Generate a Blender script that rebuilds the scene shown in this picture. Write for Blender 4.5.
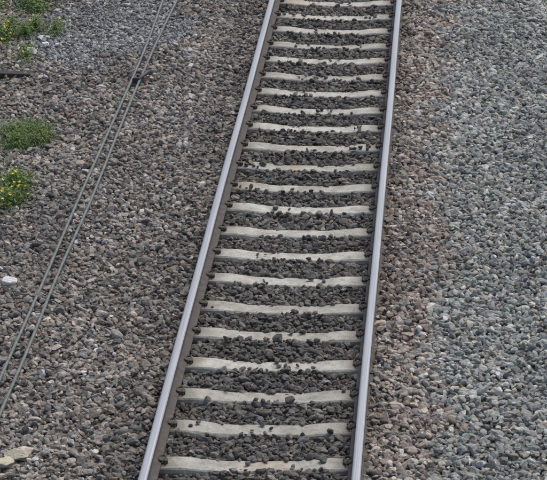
import bpy, math, numpy as np
from mathutils import Vector, Matrix, Euler
rng = np.random.default_rng(7)
scene = bpy.context.scene
for o in list(bpy.data.objects): bpy.data.objects.remove(o)

# ---------------------------------------------------------------- helpers
def link(o, parent=None):
    scene.collection.objects.link(o)
    if parent: o.parent = parent
    return o

def mesh_obj(name, verts, faces, mats, parent=None, midx=None, smooth=False):
    me = bpy.data.meshes.new(name)
    me.from_pydata([tuple(map(float, v)) for v in verts], [], [tuple(map(int, f)) for f in faces])
    for m in (mats if isinstance(mats, (list, tuple)) else [mats]): me.materials.append(m)
    if midx is not None: me.polygons.foreach_set('material_index', list(map(int, midx)))
    me.polygons.foreach_set('use_smooth', [smooth]*len(me.polygons))
    me.update()
    return link(bpy.data.objects.new(name, me), parent)

def survey(X, Y):
    """camera-station survey grid (metres) -> track-aligned metres (u across, v along)"""
    dx = X + 1.309
    return dx*0.99756 - Y*0.0698, dx*0.0698 + Y*0.99756

class VNoise:
    def __init__(s, cell, seed, n=256):
        s.c = cell; s.n = n; s.g = np.random.default_rng(seed).random((n, n))
    def __call__(s, x, y):
        x = np.asarray(x)/s.c + 1000; y = np.asarray(y)/s.c + 1000
        xi = np.floor(x).astype(int); yi = np.floor(y).astype(int)
        fx = x-xi; fy = y-yi; fx = fx*fx*(3-2*fx); fy = fy*fy*(3-2*fy)
        n = s.n; g = s.g
        return (g[xi % n, yi % n]*(1-fx)*(1-fy)+g[(xi+1) % n, yi % n]*fx*(1-fy)
                + g[xi % n, (yi+1) % n]*(1-fx)*fy+g[(xi+1) % n, (yi+1) % n]*fx*fy)
n_big = VNoise(1.1, 1); n_mid = VNoise(0.35, 2); n_sml = VNoise(0.10, 3); n_b2 = VNoise(0.8, 4)

# ---------------------------------------------------------------- materials
def new_mat(name):
    m = bpy.data.materials.new(name); m.use_nodes = True
    nt = m.node_tree; b = nt.nodes['Principled BSDF']
    return m, nt, b
def N(nt, t, **k):
    n = nt.nodes.new(t)
    for a, v in k.items(): setattr(n, a, v)
    return n
def noise(nt, scale, detail=4, coord=None, rough=0.6):
    n = N(nt, 'ShaderNodeTexNoise'); n.inputs['Scale'].default_value = scale
    n.inputs['Detail'].default_value = detail; n.inputs['Roughness'].default_value = rough
    if coord is not None: nt.links.new(coord, n.inputs['Vector'])
    return n
def ramp(nt, fac, stops):
    r = N(nt, 'ShaderNodeValToRGB'); e = r.color_ramp.elements
    while len(e) < len(stops): e.new(0.5)
    for i, (p, c) in enumerate(stops):
        e[i].position = p; e[i].color = (*c, 1) if len(c) == 3 else c
    nt.links.new(fac, r.inputs['Fac']); return r
def mix(nt, a, b, fac, mode='MIX'):
    m = N(nt, 'ShaderNodeMix', data_type='RGBA', blend_type=mode)
    for sock, v in ((m.inputs[0], fac), (m.inputs[6], a), (m.inputs[7], b)):
        if hasattr(v, 'is_linked'): nt.links.new(v, sock)
        elif isinstance(v, (int, float)): sock.default_value = v
        else: sock.default_value = (*v, 1)
    return m.outputs[2]
def bump(nt, h, b, strength, dist):
    n = N(nt, 'ShaderNodeBump'); n.inputs['Strength'].default_value = strength
    n.inputs['Distance'].default_value = dist
    nt.links.new(h, n.inputs['Height']); nt.links.new(n.outputs[0], b.inputs['Normal'])

# stone: per-stone colour comes from an attribute on the instanced points
m_stone, nt, b = new_mat('crushed_stone')
at = N(nt, 'ShaderNodeAttribute', attribute_type='INSTANCER', attribute_name='col')
tc = N(nt, 'ShaderNodeTexCoord')
vm = N(nt, 'ShaderNodeVectorMath', operation='ADD')
nt.links.new(tc.outputs['Object'], vm.inputs[0]); nt.links.new(at.outputs['Vector'], vm.inputs[1])
nz = noise(nt, 1.6, 5, vm.outputs[0], 0.7)
rp = ramp(nt, nz.outputs['Fac'], [(0.3, (0.64, 0.63, 0.61)), (0.5, (1, 1, 1)), (0.72, (1.32, 1.31, 1.3))])
nt.links.new(mix(nt, at.outputs['Color'], rp.outputs['Color'], 1.0, 'MULTIPLY'), b.inputs['Base Color'])
b.inputs['Roughness'].default_value = 0.85
b.inputs['Specular IOR Level'].default_value = 0.3
bump(nt, nz.outputs['Fac'], b, 0.5, 0.15)

m_bed, nt, b = new_mat('ballast_bed_soil')
g = N(nt, 'ShaderNodeNewGeometry')
n1 = noise(nt, 45, 8, g.outputs['Position'], 0.75); n2 = noise(nt, 1.3, 3, g.outputs['Position'])
r1 = ramp(nt, n1.outputs['Fac'], [(0.3, (0.07, 0.062, 0.052)), (0.55, (0.17, 0.152, 0.13)), (0.75, (0.30, 0.275, 0.24))])
r2 = ramp(nt, n2.outputs['Fac'], [(0.35, (0.8, 0.77, 0.72)), (0.65, (1.1, 1.1, 1.1))])
vo = N(nt, 'ShaderNodeTexVoronoi'); vo.inputs['Scale'].default_value = 22
nt.links.new(g.outputs['Position'], vo.inputs['Vector'])
c = mix(nt, r1.outputs['Color'], r2.outputs['Color'], 1.0, 'MULTIPLY')
nt.links.new(c, b.inputs['Base Color']); b.inputs['Roughness'].default_value = 0.95
bump(nt, vo.outputs['Distance'], b, 0.8, 0.03)

m_ground, nt, b = new_mat('rough_grass_ground')
g = N(nt, 'ShaderNodeNewGeometry')
n1 = noise(nt, 0.35, 8, g.outputs['Position'], 0.7)
r1 = ramp(nt, n1.outputs['Fac'], [(0.35, (0.045, 0.07, 0.022)), (0.55, (0.08, 0.10, 0.035)), (0.7, (0.14, 0.12, 0.07))])
nt.links.new(r1.outputs['Color'], b.inputs['Base Color']); b.inputs['Roughness'].default_value = 1

m_conc, nt, b = new_mat('sleeper_concrete')
g = N(nt, 'ShaderNodeNewGeometry'); P = g.outputs['Position']
oi = N(nt, 'ShaderNodeObjectInfo')
n1 = noise(nt, 7, 6, P, 0.7); n2 = noise(nt, 90, 5, P, 0.7); n3 = noise(nt, 2.3, 5, P, 0.65); n4 = noise(nt, 16, 7, P, 0.8)
base = ramp(nt, n1.outputs['Fac'], [(0.3, (0.29, 0.285, 0.25)), (0.5, (0.45, 0.445, 0.395)), (0.68, (0.56, 0.555, 0.50))])
grit = ramp(nt, n2.outputs['Fac'], [(0.35, (0.74, 0.74, 0.73)), (0.6, (1.08, 1.08, 1.08))])
c = mix(nt, base.outputs['Color'], grit.outputs['Color'], 1.0, 'MULTIPLY')
rnd = ramp(nt, oi.outputs['Random'], [(0.0, (0.82, 0.815, 0.80)), (1.0, (1.12, 1.12, 1.12))])
c = mix(nt, c, rnd.outputs['Color'], 1.0, 'MULTIPLY')
rs = ramp(nt, n3.outputs['Fac'], [(0.56, (0, 0, 0)), (0.70, (0.6, 0.6, 0.6))])
c = mix(nt, c, (0.42, 0.29, 0.16), rs.outputs['Color'])
ds = ramp(nt, n4.outputs['Fac'], [(0.52, (0, 0, 0)), (0.68, (0.7, 0.7, 0.7))])
c = mix(nt, c, (0.14, 0.13, 0.11), ds.outputs['Color'])
# brake dust and rust gather towards the rail seats
sx = N(nt, 'ShaderNodeSeparateXYZ'); nt.links.new(P, sx.inputs[0])
ab = N(nt, 'ShaderNodeMath', operation='ABSOLUTE'); nt.links.new(sx.outputs['X'], ab.inputs[0])
mr = N(nt, 'ShaderNodeMapRange'); mr.inputs['From Min'].default_value = 0.52; mr.inputs['From Max'].default_value = 0.68
mr.inputs['To Max'].default_value = 0.7
nt.links.new(ab.outputs[0], mr.inputs['Value'])
c = mix(nt, c, (0.12, 0.105, 0.088), mr.outputs['Result'])
# shade on the sleeper flanks, painted into the colour below the top edge
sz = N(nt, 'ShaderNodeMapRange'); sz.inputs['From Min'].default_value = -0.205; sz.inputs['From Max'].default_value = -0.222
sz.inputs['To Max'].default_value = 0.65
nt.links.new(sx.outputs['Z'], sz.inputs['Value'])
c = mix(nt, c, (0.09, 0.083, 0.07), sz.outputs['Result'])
nt.links.new(c, b.inputs['Base Color']); b.inputs['Roughness'].default_value = 0.9
bump(nt, n2.outputs['Fac'], b, 0.5, 0.006)

m_rtop, nt, b = new_mat('rail_running_surface')
g = N(nt, 'ShaderNodeNewGeometry'); mp = N(nt, 'ShaderNodeMapping'); mp.inputs['Scale'].default_value = (90, 0.8, 1)
nt.links.new(g.outputs['Position'], mp.inputs['Vector'])
n1 = noise(nt, 1.0, 4, mp.outputs[0])
r1 = ramp(nt, n1.outputs['Fac'], [(0.3, (0.30, 0.325, 0.345)), (0.7, (0.44, 0.465, 0.485))])
nt.links.new(r1.outputs['Color'], b.inputs['Base Color'])
b.inputs['Metallic'].default_value = 0.55; b.inputs['Roughness'].default_value = 0.45

m_rust, nt, b = new_mat('rail_side_rust')
g = N(nt, 'ShaderNodeNewGeometry')
n1 = noise(nt, 14, 6, g.outputs['Position'], 0.7)
r1 = ramp(nt, n1.outputs['Fac'], [(0.3, (0.05, 0.046, 0.043)), (0.55, (0.09, 0.081, 0.073)), (0.75, (0.14, 0.123, 0.108))])
nt.links.new(r1.outputs['Color'], b.inputs['Base Color']); b.inputs['Roughness'].default_value = 0.8
bump(nt, n1.outputs['Fac'], b, 0.3, 0.004)

m_clip, nt, b = new_mat('clip_steel')
g = N(nt, 'ShaderNodeNewGeometry'); n1 = noise(nt, 40, 4, g.outputs['Position'])
r1 = ramp(nt, n1.outputs['Fac'], [(0.35, (0.05, 0.043, 0.038)), (0.7, (0.105, 0.09, 0.075))])
nt.links.new(r1.outputs['Color'], b.inputs['Base Color']); b.inputs['Roughness'].default_value = 0.8

def simple(name, c1, c2, scale, rough=0.7, metal=0.0):
    m, nt, b = new_mat(name)
    g = N(nt, 'ShaderNodeNewGeometry'); n1 = noise(nt, scale, 5, g.outputs['Position'])
    r1 = ramp(nt, n1.outputs['Fac'], [(0.32, c1), (0.68, c2)])
    nt.links.new(r1.outputs['Color'], b.inputs['Base Color'])
    b.inputs['Roughness'].default_value = rough; b.inputs['Metallic'].default_value = metal
    bump(nt, n1.outputs['Fac'], b, 0.3, 0.004)
    return m
m_cable = simple('weathered_cable', (0.10, 0.12, 0.115), (0.19, 0.215, 0.205), 12, 0.6, 0.2)
m_black = simple('black_fitting', (0.02, 0.02, 0.022), (0.05, 0.05, 0.05), 20, 0.5)
m_leaf = simple('weed_leaf', (0.055, 0.12, 0.02), (0.16, 0.27, 0.05), 18, 0.6)
m_blade = simple('grass_blade', (0.07, 0.13, 0.03), (0.18, 0.26, 0.06), 25, 0.6)
m_yel = simple('yellow_petal', (0.65, 0.50, 0.02), (0.8, 0.68, 0.04), 30, 0.6)
m_white = simple('pale_chalk', (0.60, 0.60, 0.57), (0.85, 0.85, 0.82), 25, 0.8)
m_tan = simple('pale_limestone', (0.38, 0.34, 0.25), (0.64, 0.59, 0.46), 18, 0.85)
m_plank = simple('tarred_timber', (0.02, 0.02, 0.02), (0.06, 0.055, 0.05), 15, 0.85)

# ---------------------------------------------------------------- terrain
def sstep(a, b_, x):
    t = np.clip((x-a)/(b_-a), 0, 1); return t*t*(3-2*t)
def bed_z(u, v):
    u = np.asarray(u, float); v = np.asarray(v, float); au = np.abs(u)
    z = -0.216 + 0.0*u
    z = z + sstep(0.755, 0.83, au)*0.075
    z = z + np.where(u > 0, 0.06*np.exp(-((u-2.3)/0.35)**2), 0)
    z = z - np.where(u < 0, sstep(-1.7, -3.2, u)*0.08, 0)
    z = z + (n_big(u, v)-0.5)*0.06*sstep(0.9, 1.3, au) + (n_mid(u, v)-0.5)*0.03
    z = z - sstep(6.0, 7.5, au)*0.72
    return z
us = np.linspace(-8, 8, 161); vs = np.concatenate([np.linspace(-30, 12, 43), np.linspace(12.2, 36, 240), np.linspace(37, 300, 130)])
U, V = np.meshgrid(us, vs); Z = bed_z(U, V)-0.012
nu, nv = len(us), len(vs)
idx = np.arange(nu*nv).reshape(nv, nu)
faces = np.stack([idx[:-1, :-1], idx[:-1, 1:], idx[1:, 1:], idx[1:, :-1]], -1).reshape(-1, 4)
mesh_obj('ballast_bed', np.stack([U, V, Z], -1).reshape(-1, 3), faces, m_bed, smooth=True)
mesh_obj('ground', [(-3000, -3000, -0.85), (3000, -3000, -0.85), (3000, 3000, -0.85), (-3000, 3000, -0.85)], [(0, 1, 2, 3)], m_ground)

# ---------------------------------------------------------------- track
track = link(bpy.data.objects.new('railway_track', None))
half = [(0, 0), (.016, -.0006), (.025, -.003), (.0315, -.009), (.034, -.020), (.035, -.037), (.026, -.043), (.0105, -.052),
        (.0085, -.08), (.0085, -.11), (.014, -.132), (.032, -.141), (.068, -.148), (.070, -.158)]
prof = half + [(-x, z) for x, z in reversed(half[1:])]
def rail(name, u0):
    ys = np.arange(-10, 120.1, 0.5); vv = []; ff = []; mi = []
    n = len(prof)
    for k, y in enumerate(ys):
        w = 0.0025*math.sin(y*0.55+u0) + 0.0015*math.sin(y*1.3)
        for x, z in prof: vv.append((u0+x+w, y, z+0.001*math.sin(y*0.9)))
    for k in range(len(ys)-1):
        for i in range(n):
            j = (i+1) % n
            ff.append((k*n+i, k*n+j, (k+1)*n+j, (k+1)*n+i))
            mi.append(0 if (i <= 2 or i >= n-3) else 1)
    return mesh_obj(name, vv, ff, [m_rtop, m_rust], track, mi, smooth=False)
rail('rail_left', -0.752); rail('rail_right', 0.752)

Z_S = -0.172
yaws = {0: 3.2, 1: 2.0, 2: 1.6, 3: 1.3, 4: 0.2}
sl = []   # (v, yaw)
for i, n in enumerate(range(-16, 120)):
    v = 16.90 + 0.6135*n + rng.normal(0, 0.012)
    yaw = math.radians(yaws.get(n, 0.4) + rng.normal(0, 0.45))
    sl.append((v, yaw, n))
def sleeper(name, v, yaw):
    xs = [-1.25, -1.235] + list(np.linspace(-1.1, 1.1, 45)) + [1.235, 1.25]
    vv = []; ff = []; n = 8
    r = np.random.default_rng(int(v*100))
    for x in xs:
        a = abs(x)
        dip = 0.026*(1-float(sstep(0.25, 0.56, a)))
        e = 0.012 if a > 1.24 else 0
        wt = 0.104 - 0.010*(1-float(sstep(0.2, 0.5, a))) - e
        top = Z_S - dip - e + r.normal(0, 0.0008)
        ch = [abs(r.normal(0, .003)) for _ in range(2)]   # chipped arrises
        sec = [(-0.145, -0.38), (-wt-0.012, top-0.035), (-wt-0.003, top-0.008-ch[0]), (-wt+0.006+ch[0], top), (wt-0.006-ch[1], top), (wt+0.003, top-0.008-ch[1]), (wt+0.012, top-0.035), (0.145, -0.38)]
        for (y, z) in sec: vv.append((x, y+r.normal(0, 0.0008), z))
    for k in range(len(xs)-1):
        for i in range(n):
            j = (i+1) % n
            ff.append((k*n+i, (k+1)*n+i, (k+1)*n+j, k*n+j))
    ff.append(tuple(range(n))); ff.append(tuple(reversed([(len(xs)-1)*n+i for i in range(n)])))
    o = mesh_obj(name, vv, ff, m_conc, track)
    o.location = (0, v, 0); o.rotation_euler = (0, 0, yaw)
for i, (v, yaw, n) in enumerate(sl): sleeper('sleeper_%d' % (i+1), v, yaw)

# spring clips, shoulders and pads
def tube(pts, r, sides=7):
    pts = [Vector(p) for p in pts]; vv = []; ff = []
    up = Vector((0.13, 0.21, 0.97)).normalized()
    for i, p in enumerate(pts):
        t = (pts[min(i+1, len(pts)-1)]-pts[max(i-1, 0)]).normalized()
        a = t.cross(up).normalized(); b2 = t.cross(a).normalized()
        for k in range(sides):
            an = 2*math.pi*k/sides
            vv.append(p + a*math.cos(an)*r + b2*math.sin(an)*r)
    for i in range(len(pts)-1):
        for k in range(sides):
            j = (k+1) % sides
            ff.append((i*sides+k, i*sides+j, (i+1)*sides+j, (i+1)*sides+k))
    ff.append(tuple(range(sides))); ff.append(tuple((len(pts)-1)*sides+k for k in reversed(range(sides))))
    return vv, ff
def box(x0, x1, y0, y1, z0, z1, c=0.006):
    vv = [(x0, y0, z0), (x1, y0, z0), (x1, y1, z0), (x0, y1, z0), (x0, y0, z1-c), (x1, y0, z1-c), (x1, y1, z1-c), (x0, y1, z1-c),
          (x0+c, y0+c, z1), (x1-c, y0+c, z1), (x1-c, y1-c, z1), (x0+c, y1-c, z1)]
    ff = [(3, 2, 1, 0), (0, 1, 5, 4), (1, 2, 6, 5), (2, 3, 7, 6), (3, 0, 4, 7), (4, 5, 9, 8), (5, 6, 10, 9), (6, 7, 11, 10), (7, 4, 8, 11), (8, 9, 10, 11)]
    return [Vector(p) for p in vv], ff
clip_pts = [(0.095, -0.06, 0.014), (0.095, 0.0, 0.016), (0.095, 0.042, 0.018), (0.085, 0.060, 0.024), (0.066, 0.056, 0.028), (0.05, 0.03, 0.027), (0.045, -0.01, 0.026),
            (0.055, -0.04, 0.030), (0.073, -0.056, 0.033), (0.092, -0.052, 0.033), (0.106, -0.038, 0.028), (0.108, -0.01, 0.020)]
parts = [tube(clip_pts, 0.0085), box(0.082, 0.112, -0.028, 0.024, -0.01, 0.024), box(0.055, 0.08, -0.042, 0.042, 0.010, 0.020)]
cv = []; cf = []
for (v, yaw, n) in sl:
    if n > 70: continue
    for ru in (-0.752, 0.752):
        for sgn in (-1, 1):
            M = Matrix.Translation((0, v, 0)) @ Matrix.Rotation(yaw, 4, 'Z') @ Matrix.Translation((ru, 0, Z_S+0.001)) @ Matrix.Rotation(0 if sgn > 0 else math.pi, 4, 'Z')
            for pv, pf in parts:
                o = len(cv); cv += [M @ p for p in pv]; cf += [tuple(a+o for a in f) for f in pf]
mesh_obj('rail_clips', cv, cf, m_clip, track)

# ---------------------------------------------------------------- stones
import bmesh
lib = bpy.data.collections.new('stone_shapes')
NV = 28
for k in range(NV):
    r = np.random.default_rng(100+k)
    bm = bmesh.new(); bmesh.ops.create_icosphere(bm, subdivisions=3, radius=1.0)
    P_ = np.array([v.co[:] for v in bm.verts])
    for _ in range(r.integers(8, 13)):
        d = r.normal(size=3); d /= np.linalg.norm(d)
        t = r.uniform(0.50, 0.80); s = P_ @ d
        P_ = P_ - np.outer(np.maximum(s-t, 0)*0.98, d)
    P_ *= np.array([r.uniform(1.0, 1.45), r.uniform(0.75, 1.0), r.uniform(0.5, 0.8)])
    P_ += r.normal(0, 0.012, P_.shape)
    for v, p in zip(bm.verts, P_): v.co = p
    me = bpy.data.meshes.new('stone_%02d' % k); bm.to_mesh(me); bm.free()
    me.materials.append(m_stone)
    lib.objects.link(bpy.data.objects.new('stone_%02d' % k, me))

def jitter(u0, u1, v0, v1, sp):
    a = np.arange(u0, u1, sp); b_ = np.arange(v0, v1, sp)
    A, B = np.meshgrid(a, b_)
    A = A + rng.uniform(-.5, .5, A.shape)*sp*1.1; B = B + rng.uniform(-.5, .5, B.shape)*sp*1.1
    return A.ravel(), B.ravel()
ulist = []; vlist = []; rl = []; zl = []
def add(u, v, r, dz): ulist.append(u); vlist.append(v); rl.append(r); zl.append(dz)
V0, V1 = 14.2, 32.5
u, v = jitter(-5.0, -0.78, V0, V1, 0.038)
add(u, v, np.clip(rng.lognormal(math.log(0.0225), 0.33, u.size), .011, .045), rng.uniform(-.012, .012, u.size))
u, v = jitter(0.78, 4.2, V0, V1, 0.041)
add(u, v, np.clip(rng.lognormal(math.log(0.0270), 0.29, u.size), .013, .050), rng.uniform(-.012, .012, u.size))
u, v = jitter(-0.78, 0.78, V0, V1, 0.036)
add(u, v, np.clip(rng.lognormal(math.log(0.0235), 0.28, u.size), .012, .042), rng.uniform(-.012, .018, u.size))
u, v = jitter(-5.0, 4.2, V0, V1, 0.11)
add(u, v, np.clip(rng.lognormal(math.log(0.026), 0.27, u.size), .014, .048), rng.uniform(.018, .03, u.size))
u = np.concatenate(ulist); v = np.concatenate(vlist); r_ = np.concatenate(rl); dz = np.concatenate(zl)
z = bed_z(u, v) + dz
# sleepers: keep the tops mostly clear
sv = np.array([s[0] for s in sl]); sy = np.array([s[1] for s in sl])
k = np.argmin(np.abs(v[:, None]-sv[None, :]), 1)
dv = (v - sv[k]) - np.tan(sy[k])*u
inner = np.abs(u) < 0.752
edge = 0.094 + (n_sml(u, v)-0.5)*0.06 - 0.018*(np.abs(u) < 0.35) + 0.3*r_
on = inner & (np.abs(dv) < edge)
keep = ~on
zedge = inner & ~on & (np.abs(dv) < 0.15) & (rng.random(u.size) < .4)
z = np.where(zedge, z+0.015, z)
# a few stray stones stay on top of the concrete
stray = on & (rng.random(u.size) < 0.008 + 0.13*(n_mid(u+9, v+4) > 0.80)) & (np.abs(u) < 0.62)
z = np.where(stray, Z_S + r_*0.55 - 0.02*(np.abs(u) < 0.4), z)
keep |= stray
# rails and their feet
d = np.abs(np.abs(u)-0.752)
ins = np.abs(u) < 0.752
keep &= np.where(ins, d > 0.045 + r_*0.8, d > 0.022 + r_)
near = ins & (d < 0.11)
z = np.where(near & ~stray, np.minimum(z, -0.200), z)
innear = ins & (d < .14) & (np.abs(dv) < 0.15)
keep &= ~(innear & (rng.random(u.size) < 0.7))
# heaped against the outer web but never as high as the running surface
outer = ~ins & (d < 0.12)
z = np.where(outer, np.clip(z, -0.150, -0.085 - r_*.8), z)
u, v, r_, z, dv = u[keep], v[keep], r_[keep], z[keep], dv[keep]
# finer grey chippings patch near the far left
pu, pv = survey(-1.95, 28.6)
patch = np.exp(-(((u-pu)/1.0)**2+((v-pv)/1.5)**2)) + (n_mid(u, v)-.5)*0.5
chip = patch > 0.45
r_ = np.where(chip, r_*0.8, r_)
n = u.size
# colours
pal = np.array([[.24, .235, .22], [.33, .325, .305], [.17, .17, .167], [.27, .28, .28], [.38, .335, .28], [.30, .25, .21], [.42, .395, .34], [.22, .195, .165], [.58, .57, .54], [.12, .12, .118], [.26, .28, .25]])
def pick(w, n):
    w = np.array(w, float); w /= w.sum(); return pal[rng.choice(len(pal), n, p=w)]
cL = pick([2, 1.6, 2, 1.2, 2.2, 1.6, 1.6, 2.6, .7, 1.2, .6], n)*np.array([1.14, 1.10, 1.06])
cM = pick([3, .6, 3, 1.1, .6, .8, .3, 3, .05, 2.2, .6], n)*np.array([.70, .69, .66])
cR = pick([3, 3.4, 1.5, 3.4, 1.3, .5, 1.8, .5, 1.3, .5, 3.2], n)*np.array([1.24, 1.30, 1.28])
cB = pick([2, 2, 1, 1, 3, 2.4, 2.2, 1.6, .9, .8, .6], n)*np.array([1.20, 1.13, 1.08])
cC = pick([2, 3, 1.5, 5, .3, .2, .6, .3, 1.0, .4, .8], n)*np.array([1.30, 1.36, 1.40])
col = cL.copy()
mM = np.abs(u) < 0.76; col[mM] = cM[mM]
w = sstep(1.12, 1.45, u + (n_mid(u, v)-.5)*0.35)
selR = (u > .76) & (rng.random(n) < w); selB = (u > .76) & ~selR
col[selR] = cR[selR]; col[selB] = cB[selB]
col[chip] = cC[chip]
# soften stone-to-stone differences a little: shared dust coat
mean = np.where(mM[:, None], np.array([[.17, .16, .145]]), np.array([[.31, .295, .27]]))
col = col*0.82 + mean*0.18
lum = rng.lognormal(0, 0.19, n) * (0.84+0.32*n_b2(u, v))
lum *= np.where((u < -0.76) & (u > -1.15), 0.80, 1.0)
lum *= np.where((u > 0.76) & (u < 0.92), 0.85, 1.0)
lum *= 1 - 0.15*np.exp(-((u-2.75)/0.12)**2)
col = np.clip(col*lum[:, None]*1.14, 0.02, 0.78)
me = bpy.data.meshes.new('ballast_stones')
me.vertices.add(n); me.vertices.foreach_set('co', np.stack([u, v, z], -1).astype(np.float32).ravel())
rot = np.stack([rng.normal(0, .45, n), rng.normal(0, .45, n), rng.uniform(0, 6.283, n)], -1)
scl = r_[:, None]*rng.uniform(.85, 1.18, (n, 3))
for nm, ty, key, dat in (('rot', 'FLOAT_VECTOR', 'vector', rot), ('scl', 'FLOAT_VECTOR', 'vector', scl), ('idx', 'INT', 'value', rng.integers(0, NV, n)), ('col', 'FLOAT_COLOR', 'color', np.concatenate([col, np.ones((n, 1))], 1))):
    a = me.attributes.new(nm, ty, 'POINT')
    a.data.foreach_set(key, (dat.astype(np.int32) if ty == 'INT' else dat.astype(np.float32)).ravel())
me.materials.append(m_stone); me.update()
stones = link(bpy.data.objects.new('ballast_stones', me))
ng = bpy.data.node_groups.new('scatter_stones', 'GeometryNodeTree')
ng.interface.new_socket('Geometry', in_out='INPUT', socket_type='NodeSocketGeometry')
ng.interface.new_socket('Geometry', in_out='OUTPUT', socket_type='NodeSocketGeometry')
gi = ng.nodes.new('NodeGroupInput'); go = ng.nodes.new('NodeGroupOutput')
iop = ng.nodes.new('GeometryNodeInstanceOnPoints'); ci = ng.nodes.new('GeometryNodeCollectionInfo')
ci.inputs['Collection'].default_value = lib; ci.inputs['Separate Children'].default_value = True; ci.inputs['Reset Children'].default_value = True
def na(name, ty):
    a = ng.nodes.new('GeometryNodeInputNamedAttribute'); a.data_type = ty; a.inputs['Name'].default_value = name
    return next(o for o in a.outputs if o.enabled and o.name == 'Attribute')
e2r = ng.nodes.new('FunctionNodeEulerToRotation')
L = ng.links.new
L(gi.outputs[0], iop.inputs['Points']); L(ci.outputs[0], iop.inputs['Instance']); iop.inputs['Pick Instance'].default_value = True
L(na('idx', 'INT'), iop.inputs['Instance Index']); L(na('rot', 'FLOAT_VECTOR'), e2r.inputs[0]); L(e2r.outputs[0], iop.inputs['Rotation'])
L(na('scl', 'FLOAT_VECTOR'), iop.inputs['Scale']); L(iop.outputs[0], go.inputs[0])
md = stones.modifiers.new('scatter', 'NODES'); md.node_group = ng
print('stones', n)

# ---------------------------------------------------------------- cables
def smooth_pts(P, m=10):
    P = [Vector(p) for p in P]; out = []
    for i in range(len(P)-1):
        p0 = P[max(i-1, 0)]; p1 = P[i]; p2 = P[i+1]; p3 = P[min(i+2, len(P)-1)]
        for k in range(m):
            t = k/m
            out.append(0.5*((2*p1)+(p2-p0)*t+(2*p0-5*p1+4*p2-p3)*t*t+(3*p1-p0-3*p2+p3)*t**3))
    out.append(P[-1]); return out
def cable(name, S, r):
    pts = []
    for X, Y in S:
        a, b_ = survey(X, Y); pts.append((a, b_, -0.09))
    # continue both ends in a straight run
    a0 = Vector(pts[0]); d0 = (a0-Vector(pts[1])).normalized(); a1 = Vector(pts[-1]); d1 = (a1-Vector(pts[-2])).normalized()
    pts = [a0+d0*6, a0+d0*3] + pts + [a1+d1*4, a1+d1*9]
    vv, ff = tube(smooth_pts(pts), r, 10)
    return mesh_obj(name, vv, ff, m_cable, smooth=True)
cable('cable', [(-2.13, 18.17), (-1.982, 20.07), (-1.836, 22.13), (-1.683, 24.14), (-1.508, 26.39), (-1.415, 27.76), (-1.322, 29.49)], 0.0135)
cable('cable', [(-2.063, 17.51), (-1.959, 18.87), (-1.849, 20.54), (-1.706, 22.27), (-1.555, 24.53), (-1.435, 26.2), (-1.294, 27.96), (-1.154, 29.49)], 0.0135)
a, b_ = survey(-1.452, 26.25)
cl = link(bpy.data.objects.new('cable_clamp', None)); cl.location = (a, b_, -0.09); cl.rotation_euler = (0, 0, math.radians(-8))
vv, ff = box(-0.045, 0.035, -0.07, 0.07, -0.03, 0.03); mesh_obj('clamp_body', vv, ff, m_black, cl)
vv, ff = tube([(0, 0, 0.025), (0, 0, 0.05)], 0.018, 6); mesh_obj('clamp_bolt', vv, ff, m_clip, cl)
vv, ff = tube(smooth_pts([(0.018, -0.02, 0.012), (0.035, .15, 0.012), (0.052, 0.29, 0.008)], 5), 0.019, 8); mesh_obj('clamp_sleeve', vv, ff, m_black, cl)

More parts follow.
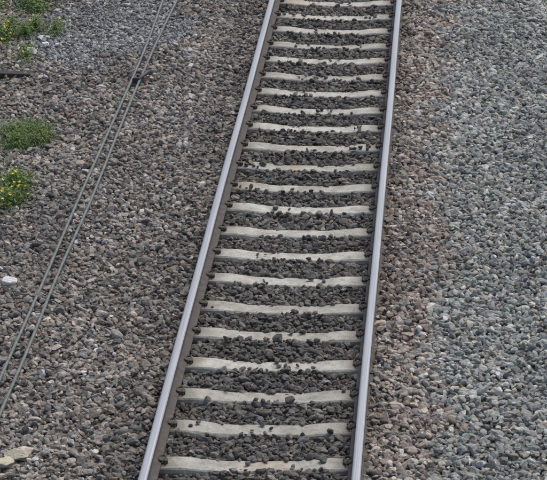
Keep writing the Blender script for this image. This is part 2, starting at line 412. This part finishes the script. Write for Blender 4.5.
# ---------------------------------------------------------------- plants
def plant(name, X, Y, rx, ry, nblade, hmin, hmax, nleaf, nflow, mats, seed, leafsize=0.03):
    r = np.random.default_rng(seed); cu, cv_ = survey(X, Y); z0 = float(bed_z(cu, cv_))+0.0
    V_ = []; F_ = []; MI = []
    # a few off-centre sub-tufts so that the outline is uneven
    tufts = [(r.normal(0, .40)*rx, r.normal(0, .40)*ry, r.uniform(.22, .55)) for _ in range(8)]
    def spot():
        t = tufts[r.integers(len(tufts))]; a = r.uniform(0, 6.283); q = abs(r.normal(0, .6))*t[2]
        return np.array([t[0]+rx*q*math.cos(a), t[1]+ry*q*math.sin(a), 0.0]), q
    for _ in range(nblade):
        p, q = spot(); h = r.uniform(hmin, hmax)
        an = r.uniform(0, 6.283); lean = r.uniform(.15, .9)*h; dr = np.array([math.cos(an), math.sin(an), 0]); sd = np.array([-dr[1], dr[0], 0])*r.uniform(.0025, .0055)
        o = len(V_)
        for t, wd in ((0, 1), (.4, .9), (.75, .6), (1, .08)):
            c = p + dr*lean*t*t + np.array([0, 0, h*(t-.25*t*t)])
            V_ += [c-sd*wd, c+sd*wd]
        for i in range(3): F_.append((o+2*i, o+2*i+1, o+2*i+3, o+2*i+2)); MI.append(0)
    for _ in range(nleaf):
        p, q = spot(); p[2] = r.uniform(0.02, hmax*(1-.5*min(q, 1))); an = r.uniform(0, 6.283)
        dr = np.array([math.cos(an), math.sin(an), r.uniform(-.4, .6)]); sd = np.cross(dr, [0, 0, 1.0]); sd = sd/np.linalg.norm(sd)+np.array([0, 0, r.uniform(-.3, .3)])
        L_ = leafsize*r.uniform(.6, 1.3); o = len(V_)
        V_ += [p, p+dr*L_*.4+sd*L_*.22, p+dr*L_, p+dr*L_*.4-sd*L_*.22, p+dr*L_*.45+np.array([0, 0, -L_*.1])]
        F_ += [(o, o+1, o+4), (o+1, o+2, o+4), (o+2, o+3, o+4), (o+3, o, o+4)]; MI += [1]*4
    for _ in range(nflow):
        p, q = spot(); p[2] = r.uniform(hmax*.7, hmax*1.15); tilt = r.normal(0, .4, 2)
        o = len(V_); V_.append(p)
        for i in range(10):
            an = i*.6283; R_ = (0.014 if i % 2 else 0.008)*r.uniform(.9, 1.4)
            V_.append(p+np.array([R_*math.cos(an), R_*math.sin(an), .004+tilt[0]*R_*math.cos(an)+tilt[1]*R_*math.sin(an)]))
        for i in range(10): F_.append((o, o+1+i, o+1+(i+1) % 10)); MI.append(2)
        o = len(V_); V_ += [p+np.array([-.0015, 0, 0]), p+np.array([.0015, 0, 0]), np.array([p[0]*.9+.0015, p[1]*.9, 0]), np.array([p[0]*.9-.0015, p[1]*.9, 0])]
        F_.append((o, o+1, o+2, o+3)); MI.append(0)
    ob = mesh_obj(name, V_, F_, mats, None, MI); ob.location = (cu, cv_, z0); return ob
pm = [m_blade, m_leaf, m_yel]
plant('grass_clump', -2.44, 24.45, .46, .75, 1900, .05, .14, 900, 0, pm, 1)
plant('wildflower_plant', -2.44, 22.85, .38, .80, 1100, .05, .14, 1700, 50, pm, 2)
plant('weed_plant', -3.0, 28.4, .36, .95, 900, .05, .17, 2200, 26, pm, 3, .04)
plant('weed_plant', -2.95, 29.8, .50, .8, 900, .06, .18, 2200, 20, pm, 14, .04)

# ---------------------------------------------------------------- odd pieces
def rock(name, X, Y, s, mat, seed, dz=0.0, yaw=0.0):
    r = np.random.default_rng(seed); bm = bmesh.new(); bmesh.ops.create_icosphere(bm, subdivisions=4, radius=1)
    P_ = np.array([q.co[:] for q in bm.verts])
    for _ in range(14):
        d_ = r.normal(size=3); d_ /= np.linalg.norm(d_); P_ -= np.outer(np.maximum(P_ @ d_ - r.uniform(.4, .7), 0), d_)
    P_ *= np.array(s)*1.25
    P_ += r.normal(0, .0012, P_.shape)
    for q, p in zip(bm.verts, P_): q.co = p
    me_ = bpy.data.meshes.new(name); bm.to_mesh(me_); bm.free(); me_.materials.append(mat)
    cu, cv_ = survey(X, Y); o = link(bpy.data.objects.new(name, me_)); o.location = (cu, cv_, float(bed_z(cu, cv_))+.045+dz); o.rotation_euler = (0.1, .05, yaw)
rock('chalk_lump', -2.27, 20.3, (.085, .06, .05), m_white, 5)
rock('limestone_lump', -1.83, 16.80, (.11, .07, .055), m_tan, 6, .01, .4)
rock('limestone_lump', -1.95, 16.62, (.07, .07, .045), m_tan, 8, .01, 1.4)
rock('chalk_lump', -2.74, 27.55, (.07, .06, .04), m_white, 9)
rock('chalk_lump', -2.58, 27.75, (.045, .05, .03), m_white, 10)
rock('chalk_lump', -2.66, 28.1, (.04, .06, .03), m_white, 11)
cu, cv_ = survey(-2.95, 26.75); vv, ff = box(-.32, .32, -.055, .055, 0, .06)
o = mesh_obj('timber_offcut', vv, ff, m_plank); o.location = (cu, cv_, float(bed_z(cu, cv_))+.0); o.rotation_euler = (0, .03, math.radians(3))

# ---------------------------------------------------------------- light
el, az = math.radians(60), math.radians(35)   # sun ahead and a little to the right
w = bpy.data.worlds.new('World'); scene.world = w; w.use_nodes = True
nt = w.node_tree; bg = nt.nodes['Background']; sky = nt.nodes.new('ShaderNodeTexSky')
sky.sky_type = 'NISHITA'; sky.sun_disc = False; sky.sun_elevation = el; sky.sun_rotation = az
sky.dust_density = 4.0; sky.air_density = 0.9; sky.ozone_density = 0.7
nt.links.new(sky.outputs[0], bg.inputs['Color']); bg.inputs['Strength'].default_value = 0.15
ld = bpy.data.lights.new('sun', 'SUN'); ld.energy = 1.45; ld.angle = math.radians(38); ld.color = (1, .96, .90)
so = link(bpy.data.objects.new('sun', ld))
dirv = Vector((math.sin(az)*math.cos(el), math.cos(az)*math.cos(el), math.sin(el)))
so.rotation_euler = (-dirv).to_track_quat('-Z', 'Y').to_euler()

# ---------------------------------------------------------------- camera
cd = bpy.data.cameras.new('camera'); cam = link(bpy.data.objects.new('camera', cd)); scene.camera = cam
cd.sensor_width = 36; cd.lens = 167.6; cd.clip_end = 6000
cam.location = (1.306, .091, 7.84)
cam.rotation_euler = (math.radians(90-20.43), 0, math.radians(4.0))
scene.view_settings.view_transform = 'Standard'; scene.view_settings.look = 'None'; scene.view_settings.exposure = 0
